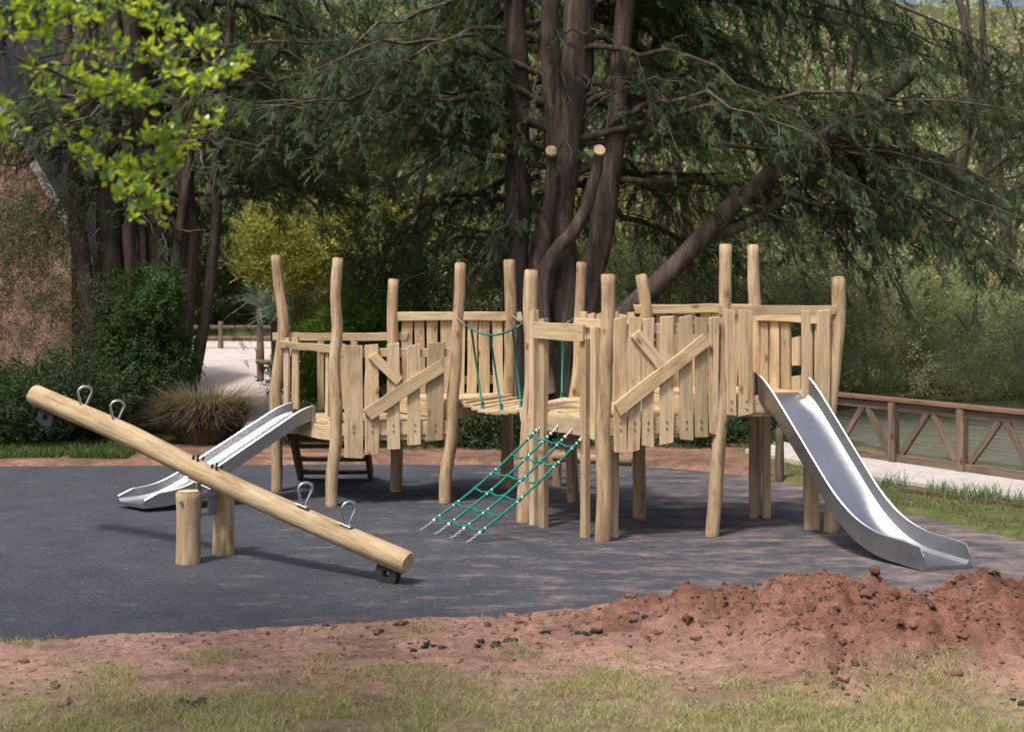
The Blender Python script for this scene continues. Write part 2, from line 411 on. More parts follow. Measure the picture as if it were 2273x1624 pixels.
class Yew:
    def __init__(s, name, crown=(.066, .098, .052)):
        s.e = empty(name); s.V = []; s.F = []; s.P = []; s.D = []; s.S = []; s.C = []; s.c = np.array(crown)
    def stem(s, pts, r0, r1, n=14, cut=False, rough=.08):
        pp = smooth_path(pts, n)
        pp = [p+Vector((random.uniform(-1, 1), random.uniform(-1, 1), 0))*r1*.25 for p in pp]
        tube(s.V, s.F, pp, [(r0+(r1-r0)*i/n)*random.uniform(.9, 1.1) for i in range(n+1)], 12, True, rough)
        if cut:
            d = (pp[-1]-pp[-2]).normalized(); V = []; F = []
            c = pp[-1]+Vector((0, -.03, 0)); d = (d+Vector((0, -1.6, 0))).normalized()
            tube(V, F, [c-d*.06, c+d*.04], [r1*1.05, r1*1.02], 16)
            mesh_pd('sawn_face', V, F, M_CUT, s.e)
    def bough(s, a, b, rise=.9, r0=.06, dens=1.0, sub=.36, col=None):
        a = np.array(a, float); b = np.array(b, float); L = np.linalg.norm(b-a)
        c = (a+b)/2+np.array([0, 0, rise])+RNG.normal(0, .25, 3)
        ts = np.linspace(0, 1, 11)
        path = [(1-t)**2*a+2*t*(1-t)*c+t*t*b+RNG.normal(0, .05, 3)*(0 < t < 1) for t in ts]
        tube(s.V, s.F, path, [max(.008, r0*(1-.85*t)) for t in ts], 6, False)
        path = np.array(path)
        n = int(L*.85/.145*dens)
        base_c = s.c if col is None else np.array(col)
        bc = base_c*RNG.uniform(.65, 1.3)*(np.array([1.25, 1.12, .8]) if RNG.uniform() < .18 else 1)
        for i in range(n):
            t = .12+.88*(i+RNG.uniform(0, 1))/n
            f = min(t, .9999)*10; k = min(int(f), 9); p = path[k]+(path[k+1]-path[k])*(f-k)
            d = path[k+1]-path[k]; d /= np.linalg.norm(d)
            side = np.cross(d, [0, 0, 1]); side /= np.linalg.norm(side)+1e-6
            sg = 1 if i % 2 else -1
            sl = L*sub*(1.15-.8*t)*RNG.uniform(.4, 1.2); sl = min(sl, 1.6)
            sdv = d*.6+side*sg*RNG.uniform(.3, 1.1)+np.array([0, 0, RNG.uniform(-.5, .25)]); sdv /= np.linalg.norm(sdv)
            m = max(3, int(sl/.075))
            tt = (np.arange(m)+RNG.uniform(0, 1, m))/m
            q = p+sdv*(tt*sl)[:, None]+RNG.normal(0, .035, (m, 3)); q[:, 2] -= .42*(tt*sl)**2*RNG.uniform(.5, 1.8)
            if RNG.uniform() < .25:
                e = p+sdv*sl*.95; e[2] -= .35*sl*sl; mid = p+sdv*sl*.5; mid[2] -= .08*sl
                tube(s.V, s.F, [p, mid, e], [.011, .007, .004], 4, False)
            sd2 = np.cross(sdv, [0, 0, 1]); sgn = np.where(np.arange(m) % 2, 1, -1)[:, None]
            dd = sdv+sd2*sgn*RNG.uniform(.1, .9, (m, 1))+np.array([0, 0, 1])*RNG.uniform(-1.2, .05, (m, 1))
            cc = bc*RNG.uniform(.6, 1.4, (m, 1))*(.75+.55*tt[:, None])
            br = RNG.uniform(0, 1, m) < .05; cc[br] = np.array([.15, .11, .07])
            s.P.append(q); s.D.append(dd); s.S.append(RNG.uniform(.15, .30, m)*(1.1-.3*tt))
            s.C.append(cc)
    def done(s):
        mesh_pd('trunk', s.V, s.F, M_BARK, s.e, smooth=True)
        if s.P:
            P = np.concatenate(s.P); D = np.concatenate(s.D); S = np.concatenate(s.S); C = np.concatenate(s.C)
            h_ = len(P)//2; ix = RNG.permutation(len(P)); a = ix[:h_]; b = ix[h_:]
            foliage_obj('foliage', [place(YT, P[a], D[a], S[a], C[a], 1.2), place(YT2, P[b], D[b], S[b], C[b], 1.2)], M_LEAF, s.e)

U = RNG.uniform
# main yew ------------------------------------------------
Y0 = 21.5
t = Yew('yew_tree')
t.stem([(.1, Y0, -.1), (.08, Y0, 2), (.1, Y0+.1, 4), (.02, Y0, 6), (-.1, Y0, 9)], .24, .14)
t.stem([(.4, Y0-.3, -.1), (.32, Y0-.3, 1.8), (.5, Y0-.3, 3), (.6, Y0-.45, 4.15)], .17, .085, cut=True)
t.stem([(.65, Y0, -.1), (.5, Y0, 2), (.8, Y0+.1, 4.2), (1.05, Y0+.1, 6.5), (1.2, Y0, 9.5)], .32, .2)
t.stem([(.75, Y0-.1, -.1), (.75, Y0-.1, 3), (.62, Y0, 5), (.5, Y0, 8)], .24, .12)
t.stem([(.5, Y0-.5, .6), (.43, Y0-.5, 2.1), (.62, Y0-.5, 2.65), (1.05, Y0-.55, 3.2), (1.3, Y0-.6, 4.15)], .14, .085, cut=True)
t.stem([(.95, Y0+.1, -.1), (1.1, Y0, 2.1), (1.4, Y0, 3.2), (1.62, Y0, 5.2), (1.9, Y0, 8)], .24, .12)
t.stem([(.9, Y0+.2, .0), (1.45, Y0+.1, 1.4), (2.3, Y0, 2.3), (3.15, Y0-.1, 3.2), (4.04, Y0-.2, 3.96), (4.95, Y0-.4, 4.6), (6, Y0-.6, 5.4)], .2, .1, 18)
t.stem([(2.75, Y0, 2.8), (3.7, Y0, 3.2), (4.45, Y0, 3.76), (5.2, Y0, 4.03), (6.2, Y0, 4.2), (7.2, Y0, 3.7)], .12, .04)
t.stem([(4.4, Y0, 3.7), (5.0, Y0-.2, 3.4), (5.5, Y0-.2, 2.7)], .045, .015, 8)
t.stem([(3.8, Y0-.1, 3.7), (4.9, Y0-.3, 3.3), (6.1, Y0-.4, 3.4), (7.4, Y0-.5, 2.6)], .045, .015, 10)
for i in range(26):   # left-going
    z0 = U(3.2, 8); t.bough((U(.1, .6), Y0, z0), (U(-4.6, -1.2), U(18.6, 25), z0+U(-1.6, .6)), U(.3, 1.1), .05)
for i in range(34):   # right-going
    z0 = U(3.8, 9); t.bough((U(.8, 1.6), Y0, z0), (U(2.8, 8.5), U(19.0, 25), z0+U(-2.0, .4)), U(.4, 1.3), .055)
for i in range(22):   # from the leaning limb
    k = U(.2, 1); st = (2.6+3.2*k, Y0, 3.0+2.1*k)
    t.bough(st, (st[0]+U(.5, 3.6), U(18.8, 23.5), U(1.9, 5.2)), U(.3, 1.0), .035)
for i in range(6):   # high camera-facing
    z0 = U(6.2, 8.5); t.bough((U(.2, 1.4), Y0-.1, z0), (U(-2, 3), U(18.2, 19.5), z0+U(-.5, .6)), U(.4, 1.0), .05)
for i in range(18):  # behind
    z0 = U(3.4, 8); t.bough((U(.2, 1.4), Y0+.2, z0), (U(-3, 5), U(24, 27), z0+U(-1.2, .5)), U(.3, 1.0), .06, 1.0, .42, (.075, .10, .045))
for i in range(9):  # low sprays by the trunk left
    t.bough((.1, Y0, U(2.6, 3.8)), (U(-2.2, -.6), U(20, 22.5), U(2.0, 3.2)), .3, .03, .8)
for i in range(7):  # sprays crossing the trunks
    t.bough((U(.3, 1.2), Y0-.2, U(4.4, 6)), (U(-.2, 2.6), U(19.8, 20.6), U(3.8, 5.8)), .2, .02, .6, .3)
t.done()

# left yew group -----------------------------------------
Y1 = 20.8
t = Yew('yew_tree')
for bx, mx, tx, r in ((-5.7, -6.25, -6.6, .12), (-5.5, -5.9, -5.85, .17), (-5.3, -5.55, -5.3, .09), (-5.2, -5.25, -5.55, .16), (-5.0, -4.75, -4.95, .12), (-4.85, -4.45, -4.1, .08), (-5.3, -4.9, -4.4, .06), (-5.9, -5.4, -6.3, .06)):
    t.stem([(bx, Y1+U(-.2, .2), -.1), (mx, Y1+U(-.3, .3), 2.4), (mx*.6+tx*.4, Y1, 4.2), (tx, Y1+U(-.3, .3), 6.3), (tx*1.02+U(-.3, .3), Y1, 9)], r*1.3, r*.6, 16)
for i in range(10):
    z0 = U(4.0, 5.4); t.bough((U(-6, -4.6), Y1, z0), (U(-9, -6.3), U(19.2, 21), z0+U(-1.4, .2)), U(.2, .7), .04, .8)
for i in range(32):
    z0 = U(4.0, 8.5); t.bough((U(-6, -4.4), Y1, z0), (U(-9.5, -1.8), U(18.8, 24.5), z0+U(-.8, .6)), U(.4, 1.1), .05)
for i in range(16):
    z0 = U(3.2, 5.5); t.bough((U(-4.7, -4.2), Y1, z0), (U(-3.4, -1.4), U(19.5, 24), z0+U(-.6, .7)), U(.3, .9), .04)
for i in range(18):
    z0 = U(2.4, 7); t.bough((U(-6, -4.4), Y1+.4, z0), (U(-8, -3), U(22.5, 26), z0+U(-1, .6)), U(.4, 1.1), .06)
for i in range(6):
    z0 = U(2.8, 4.2); t.bough((U(-5.6, -4.7), Y1-.2, z0), (U(-6.2, -4), U(19.6, 20.2), z0+U(-1, -.2)), .2, .025, .6)
t.done()

# right yew standing beyond the railing
t = Yew('yew_tree', (.12, .16, .105))
t.stem([(9.9, 23, -.1), (10, 23, 4), (9.8, 23, 9)], .35, .2)
for i in range(18):
    z0 = U(3.4, 7.0); t.bough((9.9, 23, z0), (U(5.6, 8.8), U(20, 25), z0+U(-1.6, -.2)), U(.3, 1.2), .05, .9, .36)
t.done()

# background woodland on a rising slope -------------------
def hill_h(X, Y): return -.13+sstep(45, 92, Y)*19+.8*fbm(X*.1, Y*.1, 3, 70)*sstep(46, 56, Y)
grid('hillside', -130, 130, 45.5, 150, 2.5, hill_h, lambda X, Y, Z: np.ones(X.shape+(3,))*np.array([.10, .11, .05])*(.6+.8*fbm(X*.3, Y*.3, 3, 71)[..., None]), M_MID)
def blob(c, r, n, size, col, T=None, jit=.3, shell=.55):
    c = np.array(c, float); r = np.array(r, float)
    d = RNG.normal(0, 1, (n, 3)); d /= np.linalg.norm(d, axis=1, keepdims=True)
    lum = .65+.7*vnoise(d[:, 0]*2.2+c[0]*3, d[:, 2]*2.2+d[:, 1]*1.7+c[1]*2)
    rr = RNG.uniform(shell, 1.0, n)*lum
    P = c+d*rr[:, None]*r
    D = d+RNG.normal(0, .6, (n, 3))
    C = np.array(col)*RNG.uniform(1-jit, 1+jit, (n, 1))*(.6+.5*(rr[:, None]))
    return place(CT if T is None else T, P, D, RNG.uniform(.7, 1.3, n)*size, C, 3.14)
pal = [(.20, .22, .09), (.15, .18, .08), (.24, .25, .12), (.10, .13, .06), (.21, .20, .14), (.28, .28, .14), (.17, .19, .12)]  # leaf tones lightened, distance haze put into the colour
parts = []
for i in range(230):
    y = U(36, 80); x = U(-.5, .5)*y*1.1
    pc = -7.6-(y-36)*.22
    if y < 48.5 and abs(x-pc) < 4.2: continue
    h = float(hill_h(np.array(x), np.array(y))); R = U(1.5, 3.2)
    z = h+U(.2, 5.2); c_ = np.array(pal[random.randrange(7)])
    if x > 8: c_ = c_*1.3+.07  # paler still on the right, bright haze put into the colour
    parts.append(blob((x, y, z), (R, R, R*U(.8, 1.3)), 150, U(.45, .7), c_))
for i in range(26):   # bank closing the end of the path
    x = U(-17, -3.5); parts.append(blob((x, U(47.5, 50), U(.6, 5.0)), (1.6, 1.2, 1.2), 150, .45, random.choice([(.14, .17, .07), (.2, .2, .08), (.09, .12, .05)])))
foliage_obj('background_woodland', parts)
# slim trunks in the background woodland
V = []; F = []
for i in range(46):
    y = U(27, 50); x = U(-.42, .42)*y; b = float(hill_h(np.array(x), np.array(y))) if y > 46 else -.1; r = U(.05, .16)
    if -14 < x < -3: continue
    pp = smooth_path([(x, y, b-.2), (x+U(-.3, .3), y, b+3), (x+U(-.8, .8), y, b+7), (x+U(-1.2, 1.2), y, b+12)], 8)
    tube(V, F, pp, [r*(1-.6*k/8) for k in range(9)], 7)
mesh_pd('background_tree_trunks', V, F, M_BARK, smooth=True)

# mid-distance shrubs
def shrub(name, specs, T=None, mat=None):
    parts = [blob(c, r, n, s, col, T) for c, r, n, s, col in specs]
    return foliage_obj(name, parts, mat)
yg = (.27, .27, .07); dg = (.05, .08, .035); mg = (.07, .12, .04)
shrub('yellow_green_shrub', [((U(-4.7, -2.0), U(27, 30), U(2.2, 3.8) if i < 6 else U(1.2, 3)), (1.0, .9, .7), 240, .18, yg) for i in range(12)])
shrub('laurel_shrub', [((U(-3.7, -2.1), U(23.8, 26), U(.5, 1.6)), (.6, .6, .5), 260, .18, (.15, .25, .04)) for i in range(7)])
shrub('evergreen_shrub', [((U(-2.4, 1.0), U(24, 29), U(.4, 2.6)), (1.0, .8, .8), 240, .2, (.09, .115, .05)) for i in range(14)])
shrub('understorey_shrub', [((U(1.5, 6.5), U(25.4, 31), U(.3, 2.6)), (1.1, .9, .9), 240, .22, (.15, .17, .08)) for i in range(20)], CT_FINE)
wp = [(.34, .38, .22), (.26, .31, .18), (.40, .40, .24), (.20, .26, .14), (.34, .30, .20)]
shrub('waterside_shrub', [((U(5.0, 12.5), U(24.2, 30), U(.1, 2.4)), (U(.6, 1.3), .9, U(.5, 1.0)), 260, U(.18, .3), wp[i % 5]) for i in range(44)], CT_FINE)
shrub('ivy_hedge', [((U(-9.0, -5.3), U(18.7, 20.2), U(.1, .85)), (.75, .5, .5), 380, .11, dg) for i in range(27)])
shrub('ivy', [((U(-5.9, -4.7), U(20.0, 20.6), U(.7, 2.2)), (U(.2, .4), .3, U(.3, .6)), 170, .10, mg) for i in range(20)])
shrub('twiggy_shrub', [((U(-8.7, -5.9), U(19.6, 21.6), U(1.0, 3.4)), (.8, .5, .6), 150, .14, (.11, .13, .075)) for i in range(24)], CT_FINE)
shrub('ground_ivy', [((U(-2.9, 4.0), U(18.9, 20.2), U(.0, .42)), (.5, .45, .3), 220, .11, (.05, .08, .035)) for i in range(34)])

# spiky palm-like plants by the path
Va = []; Ca = []
for cx, cy, cz, n, L in ((-4.6, 30, 1.5, 60, 1.0), (-5.2, 31, 1.3, 50, .9), (-6.4, 36, 1.5, 50, 1.0), (5.6, 31, 1.9, 40, 1.1)):
    for i in range(n):
        a = U(0, 6.28); el = U(-.2, 1.3); d = Vector((math.cos(a)*math.cos(el), math.sin(a)*math.cos(el), math.sin(el)))
        s = d.cross(Vector((0, 0, 1))).normalized()*.035; p = Vector((cx, cy, cz)); m = p+d*L*.55; e = p+d*L+Vector((0, 0, -.25*L))
        Va += [p-s*.5, p+s*.5, m+s, m-s, m-s, m+s, e+s*.1, e-s*.1]; Ca += [(.14, .19, .15)]*8
mesh_np('spiky_palm_plant', np.array([tuple(v) for v in Va]), np.arange(len(Va)).reshape(-1, 4), M_LEAF, None, np.array(Ca))
V = []; F = []
for cx, cy, cz in ((-4.6, 30, 1.5), (-5.2, 31, 1.3), (-6.4, 36, 1.5), (5.6, 31, 1.9)): tube(V, F, [(cx, cy, -.1), (cx+.03, cy, cz*.5), (cx, cy, cz+.03)], [.1, .08, .07], 8)
mesh_pd('spiky_palm_stem', V, F, M_BARK)

# grass-like blades
def blades(name, P, h, wd, col, lean=.5, mat=None):
    n = len(P); a = U(0, 6.28, n); s = np.stack([np.cos(a), np.sin(a), 0*a], 1)*wd[:, None]
    l = RNG.normal(0, lean, (n, 2)); tip = P+np.stack([l[:, 0]*h, l[:, 1]*h, h], 1)
    mid = P+np.stack([l[:, 0]*h*.35, l[:, 1]*h*.35, h*.6], 1)
    V = np.stack([P-s, P+s, mid+s*.7, mid-s*.7, mid-s*.7, mid+s*.7, tip+s*.1, tip-s*.1], 1).reshape(-1, 3)
    C = np.repeat(col, 8, axis=0)
    return mesh_np(name, V, np.arange(len(V)).reshape(-1, 4), mat or M_LEAF, None, C)
# foreground lawn
n = 250000; X = U(-3.6, 3.6, n); Y = U(6.6, 9.7, n)
keep = U(0, 1, n) < grass_mask(X, Y)**1.2*.8*(.05+1.4*sstep(.32, .72, fbm(X*4, Y*4, 3, 80))); X = X[keep]; Y = Y[keep]; n = len(X)
P = np.stack([X, Y, soil_z(X, Y)-.004], 1)
pat = fbm(X*1.5, Y*2, 3, 90)[:, None]
c = np.array([.36, .37, .16])*U(.55, 1.35, (n, 1))*(.7+.6*pat); dry = U(0, 1, n) < .38; c[dry] = np.array([.52, .46, .30])*U(.7, 1.2, (dry.sum(), 1))
blades('lawn_grass', P, U(.015, .048, n), U(.0014, .003, n), c, .8)
# verge grass & daffodil leaves on the right
n = 26000; X = U(3.2, 8, n); Y = U(11, 18, n); ok = (Y > far_edge(X)+.15) & (Y < np.interp(X, [3.0, 4.0, 5.2, 7.6, 9], [18.2, 15.8, 14.3, 11.5, 11.5])) & (fbm(X*2.5, Y*2.5, 3, 91) > .42)
X = X[ok]; Y = Y[ok]; n = len(X); P = np.stack([X, Y, mid_z(X, Y)], 1)
blades('verge_grass', P, U(.02, .06, n), U(.003, .006, n), np.array([.21, .225, .10])*U(.6, 1.3, (n, 1)), .6)
PP = []
for i in range(60):
    k = U(0, 1); cx = 4.0+1.9*k+U(-.25, .1); cy = 15.6-2.2*k+U(-.35, .1)
    m = 12; PP.append(np.stack([cx+RNG.normal(0, .05, m), cy+RNG.normal(0, .05, m), np.full(m, .03)], 1))
P = np.concatenate(PP); n = len(P); blades('daffodil_leaves', P, U(.12, .24, n), U(.004, .007, n), np.array([.17, .25, .14])*U(.7, 1.3, (n, 1)), .35)
# left verge
n = 9000; X = U(-9, -4.8, n); Y = U(17.7, 18.8, n); P = np.stack([X, Y, mid_z(X, Y)], 1)
ok = fbm(X*2, Y*3, 3, 92) > .45
blades('verge_grass', P[ok], U(.04, .13, ok.sum()), U(.004, .008, ok.sum()), np.array([.09, .14, .05])*U(.6, 1.3, (ok.sum(), 1)), .6)
# dry ornamental grass clump
n = 3800; a = U(0, 6.28, n); r = np.sqrt(U(0, 1, n))*.22
P = np.stack([-4.15+r*np.cos(a)*1.5, 19.3+r*np.sin(a), np.full(n, .02)], 1)
ln = np.stack([np.cos(a), np.sin(a)], 1)*(r/.22)[:, None]
h = U(.5, .95, n); s = np.stack([-np.sin(a), np.cos(a), 0*a], 1)*.005
mid = P+np.stack([ln[:, 0]*.3, ln[:, 1]*.2, h*.7], 1); tip = P+np.stack([ln[:, 0]*U(.4, .85, n), ln[:, 1]*.5, h*U(.5, 1.0, n)], 1)
V = np.stack([P-s, P+s, mid+s, mid-s, mid-s, mid+s, tip+s*.2, tip-s*.2], 1).reshape(-1, 3)
mesh_np('ornamental_grass_clump', V, np.arange(len(V)).reshape(-1, 4), M_LEAF, None, np.repeat(np.array([.24, .19, .14])*U(.4, 1.15, (n, 1)), 8, axis=0))

# foreground broadleaf tree (trunk stands left of the view) -----
e = empty('broadleaf_tree'); V = []; F = []
tube(V, F, smooth_path([(-5.2, 3.4, -.1), (-5.1, 3.5, 2), (-4.8, 3.7, 4), (-4.6, 3.9, 7)], 10), [.2-.012*i for i in range(11)], 12)
tube(V, F, smooth_path([(-4.85, 3.7, 3.6), (-3.4, 4.4, 4.1), (-2.4, 4.8, 3.9), (-1.86, 5, 3.39)], 10), [.07-.0055*i for i in range(11)], 8)
for ex, ey in ((-7.5, 5), (-6, 7), (-4, 6.5), (-3, 5)): tube(V, F, smooth_path([(-4.7, 3.8, 5.6), ((ex-4.7)/2, (ey+3.8)/2, 6.6), (ex, ey, 7)], 8), [.07-.006*i for i in range(9)], 7)
tw = [[(-1.86, 5, 3.39), (-1.70, 5, 3.14), (-1.62, 5.05, 2.94), (-1.48, 5.05, 2.76), (-1.30, 5, 2.62)],
      [(-1.70, 5, 3.14), (-1.48, 4.95, 3.17), (-1.27, 4.9, 3.16), (-1.04, 4.9, 3.19)],
      [(-1.27, 4.9, 3.16), (-1.12, 4.85, 3.05), (-.91, 4.8, 3.11)],
      [(-1.62, 5.05, 2.94), (-1.40, 5.1, 2.87), (-1.23, 5.1, 2.87), (-1.08, 5.1, 2.92)],
      [(-1.95, 4.9, 3.42), (-1.56, 4.9, 3.32), (-1.34, 4.9, 3.32), (-1.2, 4.9, 3.25)],
      [(-1.48, 5.05, 2.76), (-1.32, 5.1, 2.76), (-1.2, 5.1, 2.82)],
      [(-1.95, 4.9, 3.3), (-1.75, 4.85, 3.2), (-1.6, 4.8, 3.22), (-1.45, 4.8, 3.28)],
      [(-2.0, 5.0, 3.2), (-1.85, 5.0, 3.0), (-1.78, 5.0, 2.86)],
      [(-1.62, 5.05, 2.94), (-1.5, 5.0, 2.99), (-1.36, 4.95, 3.02), (-1.25, 4.95, 3.0)],
      [(-1.7, 5, 3.14), (-1.55, 5.2, 3.07), (-1.42, 5.25, 3.08)],
      [(-1.85, 4.9, 3.38), (-1.7, 4.8, 3.28), (-1.6, 4.8, 3.31), (-1.5, 4.8, 3.36)],
      [(-1.40, 5.1, 2.87), (-1.33, 5.0, 2.72), (-1.27, 5.0, 2.60)]]
lp = []; ld = []
for tws in tw:
    pp = smooth_path(tws, 16); tube(V, F, pp, [.007-.0003*i for i in range(17)], 5)
    for i in range(2, 17):
        f = i/16
        if f < .3 and random.random() < .6: continue
        for c_ in range(2 if f < .5 else 3):
            p = np.array(pp[i])+RNG.normal(0, .024, 3)
            for q in range(random.choice((3, 4, 5, 6))):
                d = RNG.normal(0, .6, 3)+np.array([.35, 0, .45]); lp.append(p+RNG.normal(0, .010, 3)); ld.append(d/np.linalg.norm(d))
mesh_pd('trunk', V, F, M_BARK, e, smooth=True)
LT = np.array([[[0, 0, 0], [.28, .24, .07], [.62, .21, .06], [.5, 0, -.02]], [[0, 0, 0], [.5, 0, -.02], [.62, -.21, .06], [.28, -.24, .07]],
               [[.5, 0, -.02], [.62, .21, .06], [1, 0, -.03], [.62, -.21, .06]]])
lp = np.array(lp); ld = np.array(ld); n = len(lp)
c = np.where(U(0, 1, (n, 1)) < .62, np.array([[.58, .66, .07]]), np.array([[.2, .34, .14]]))*U(.7, 1.2, (n, 1))
foliage_obj('near_leaves', [place(LT, lp, ld, U(.024, .047, n), c, 3.1, .05)], M_NEAR, e)
parts = [blob((U(-8.5, -2.6), U(4.2, 7.6), U(5.8, 8.2)), (U(.7, 1.2), U(.7, 1.1), .6), 60, .26, (.12, .2, .04)) for i in range(17)]  # out of view; clumps placed to cast shade on the left of the pad
foliage_obj('crown', parts, M_LEAF, e)

# ------------------------------------------------------------ house
h = empty('rendered_house')
hx0, hx1, hy0, hy1, ez, rz = -13.2, -7.0, 22.6, 30, 3.15, 8.6
mx = (hx0+hx1)/2
V = [(hx0, hy0, -.1), (hx1, hy0, -.1), (hx1, hy0, ez), (mx, hy0, rz), (hx0, hy0, ez)]
V += [(x, hy1, z) for x, y, z in V]
F = [(0, 1, 2, 3, 4), (9, 8, 7, 6, 5), (1, 6, 7, 2), (0, 4, 9, 5)]
mesh_pd('walls', V, F, M_PLASTER, h)
for sg in (1, -1):
    xe = mx+sg*((hx1-hx0)/2+.45); sl = (rz-ez)/((hx1-hx0)/2); zr = rz+.08; ze = zr-sl*((hx1-hx0)/2+.45)
    V = [(mx, hy0-.35, zr), (xe, hy0-.35, ze), (xe, hy1+.3, ze), (mx, hy1+.3, zr)]; V += [(x, y, z+.1) for x, y, z in V]
    mesh_pd('roof', V, [(0, 1, 2, 3), (7, 6, 5, 4), (0, 4, 5, 1), (1, 5, 6, 2), (2, 6, 7, 3), (3, 7, 4, 0)], M_SLATE, h)
    V = [(mx, hy0-.40, zr-.12), (xe, hy0-.40, ze-.12), (xe, hy0-.40, ze+.14), (mx, hy0-.40, zr+.14)]; V += [(x, y+.045, z) for x, y, z in V]
    mesh_pd('barge_board', V, [(0, 1, 2, 3), (7, 6, 5, 4), (0, 4, 5, 1), (1, 5, 6, 2), (2, 6, 7, 3), (3, 7, 4, 0)], M_ROOFB, h)

# ------------------------------------------------------------ timber helpers
def plank(name, parent, p0, p1, wd, th, nrm, mat=M_PLANK, wob=.005):
    p0 = Vector(p0); p1 = Vector(p1); z = (p1-p0); L = z.length; z.normalize()
    y = Vector(nrm); y = (y-z*y.dot(z)).normalized(); x = y.cross(z)
    bm = bmesh.new(); nseg = max(1, int(L/.22)); rings = []
    for i in range(nseg+1):
        o = random.uniform(-wob, wob); ww = wd/2*(1+random.uniform(-.04, .04)) if wob else wd/2; zz = L*i/nseg
        sl = random.uniform(-.014, .014) if i in (0, nseg) and wob else 0
        rings.append([bm.verts.new((o-ww, -th/2, zz-sl)), bm.verts.new((o+ww, -th/2, zz+sl)), bm.verts.new((o+ww, th/2, zz+sl)), bm.verts.new((o-ww, th/2, zz-sl))])
    for a, b in zip(rings, rings[1:]):
        for k in range(4): bm.faces.new((a[k], a[(k+1) % 4], b[(k+1) % 4], b[k]))
    bm.faces.new(rings[0][::-1]); bm.faces.new(rings[-1])
    bmesh.ops.recalc_face_normals(bm, faces=bm.faces)
    ed = [e_ for e_ in bm.edges if e_.calc_length() > 0 and len(e_.link_faces) == 2 and e_.calc_face_angle(0) > 1.0]
    bmesh.ops.bevel(bm, geom=ed, offset=.004, segments=1, affect='EDGES')
    me = bpy.data.meshes.new(name); bm.to_mesh(me); bm.free(); me.materials.append(mat)
    o = bpy.data.objects.new(name, me)
    o.matrix_world = Matrix(((x.x, y.x, z.x, p0.x), (x.y, y.y, z.y, p0.y), (x.z, y.z, z.z, p0.z), (0, 0, 0, 1)))
    return link(o, parent)
def log(name, parent, pts, r0, r1=None, mat=M_POST, sides=18, n=18, wob=.06, endmat=None, aim=False):
    r1 = r1 or r0; pp = smooth_path(pts, n); o = pp[0].copy()
    rot = None
    if aim:   # local Z runs along the log so that the grain follows it
        rot = (pp[-1]-pp[0]).to_track_quat('Z', 'Y'); inv = rot.inverted(); pp = [inv @ (p-o) for p in pp]
    else: pp = [p-o for p in pp]
    rad = []
    ph = random.uniform(0, 6)
    for i in range(n+1):
        t_ = i/n; rad.append((r0+(r1-r0)*t_)*(1+wob*math.sin(t_*7+ph)+random.uniform(-wob, wob)*.5))
    d0 = (pp[1]-pp[0]).normalized(); d1 = (pp[-1]-pp[-2]).normalized()
    P2 = [pp[0]]+pp[1:-1]+[pp[-1]-d1*.012, pp[-1]]; R2 = rad[:-1]+[rad[-1], rad[-1]-.012]
    P2 = [pp[0], pp[0]+d0*.012]+P2[1:]; R2 = [R2[0]-.012, R2[0]]+R2[1:]
    V = []; F = []; tube(V, F, P2, R2, sides, True)
    V = [list(v) for v in V]
    for i in range(0, len(V)):  # gentle lobes
        k = i % sides; p = Vector(V[i]); c = P2[i//sides]; f = 1+.04*math.sin(k/sides*6.283*2+ph)+.03*math.sin(k/sides*6.283*5+i//sides*.6)
        V[i] = tuple(c+(p-c)*f)
    ob = mesh_pd(name, V, F, mat, parent, smooth=True, loc=o)
    if rot: ob.rotation_mode = 'QUATERNION'; ob.rotation_quaternion = rot
    me = ob.data
    if endmat: me.materials.append(endmat)
    for f in (me.polygons[-1], me.polygons[-2]):
        f.use_smooth = False
        if endmat: f.material_index = 1
    return ob
def cyl(name, parent, a, b, r, mat, sides=10):
    V = []; F = []; tube(V, F, [a, b], [r, r], sides); return mesh_pd(name, V, F, mat, parent)

# ------------------------------------------------------------ play structure
S = empty('wooden_climbing_frame')
posts = dict(  # base x,y ; top x ; top z ; radius ; bend
    A=(-2.55, 15.4, -2.565, 2.57, .062, (.085, .72)), B=(-1.835, 14.43, -1.767, 2.53, .062, (.02, .3)),
    C=(-1.26, 15.4, -1.26, 2.31, .066, (-.04, .8)), D=(-.66, 14.63, -.52, 2.48, .062, (-.04, .12)),
    E=(-.05, 15.6, -.02, 2.52, .062, (.02, .6)), F=(.122, 13.53, .17, 2.41, .065, (.035, .6)),
    G=(.63, 14.7, .715, 2.49, .06, (-.04, .3)), H=(.80, 12.57, .858, 2.37, .066, (-.02, .4)),
    I=(1.233, 13.73, 1.235, 2.365, .062, (.045, .85)), J=(1.80, 12.8, 1.93, 2.64, .062, (.05, .62)),
    K=(2.385, 13.9, 2.36, 2.655, .062, (.02, .5)), L=(2.925, 13.0, 2.99, 2.34, .06, (-.06, .5)))
Q = {}
for k, (x, y, tx, tz, r, bd) in posts.items():
    pts = []
    for i in range(8):
        f = i/7; bx = bd[0]*math.exp(-((f-bd[1])/.16)**2)
        pts.append((x+(tx-x)*f+bx+random.uniform(-.013, .013), y+random.uniform(-.012, .012), -.05+(tz+.05)*f))
    log('post_'+k.lower(), S, pts, r*1.07, r*.95, M_POST, n=26, wob=.055, endmat=M_CUT)
    Q[k] = Vector((x+(tx-x)*.4, y, 0))

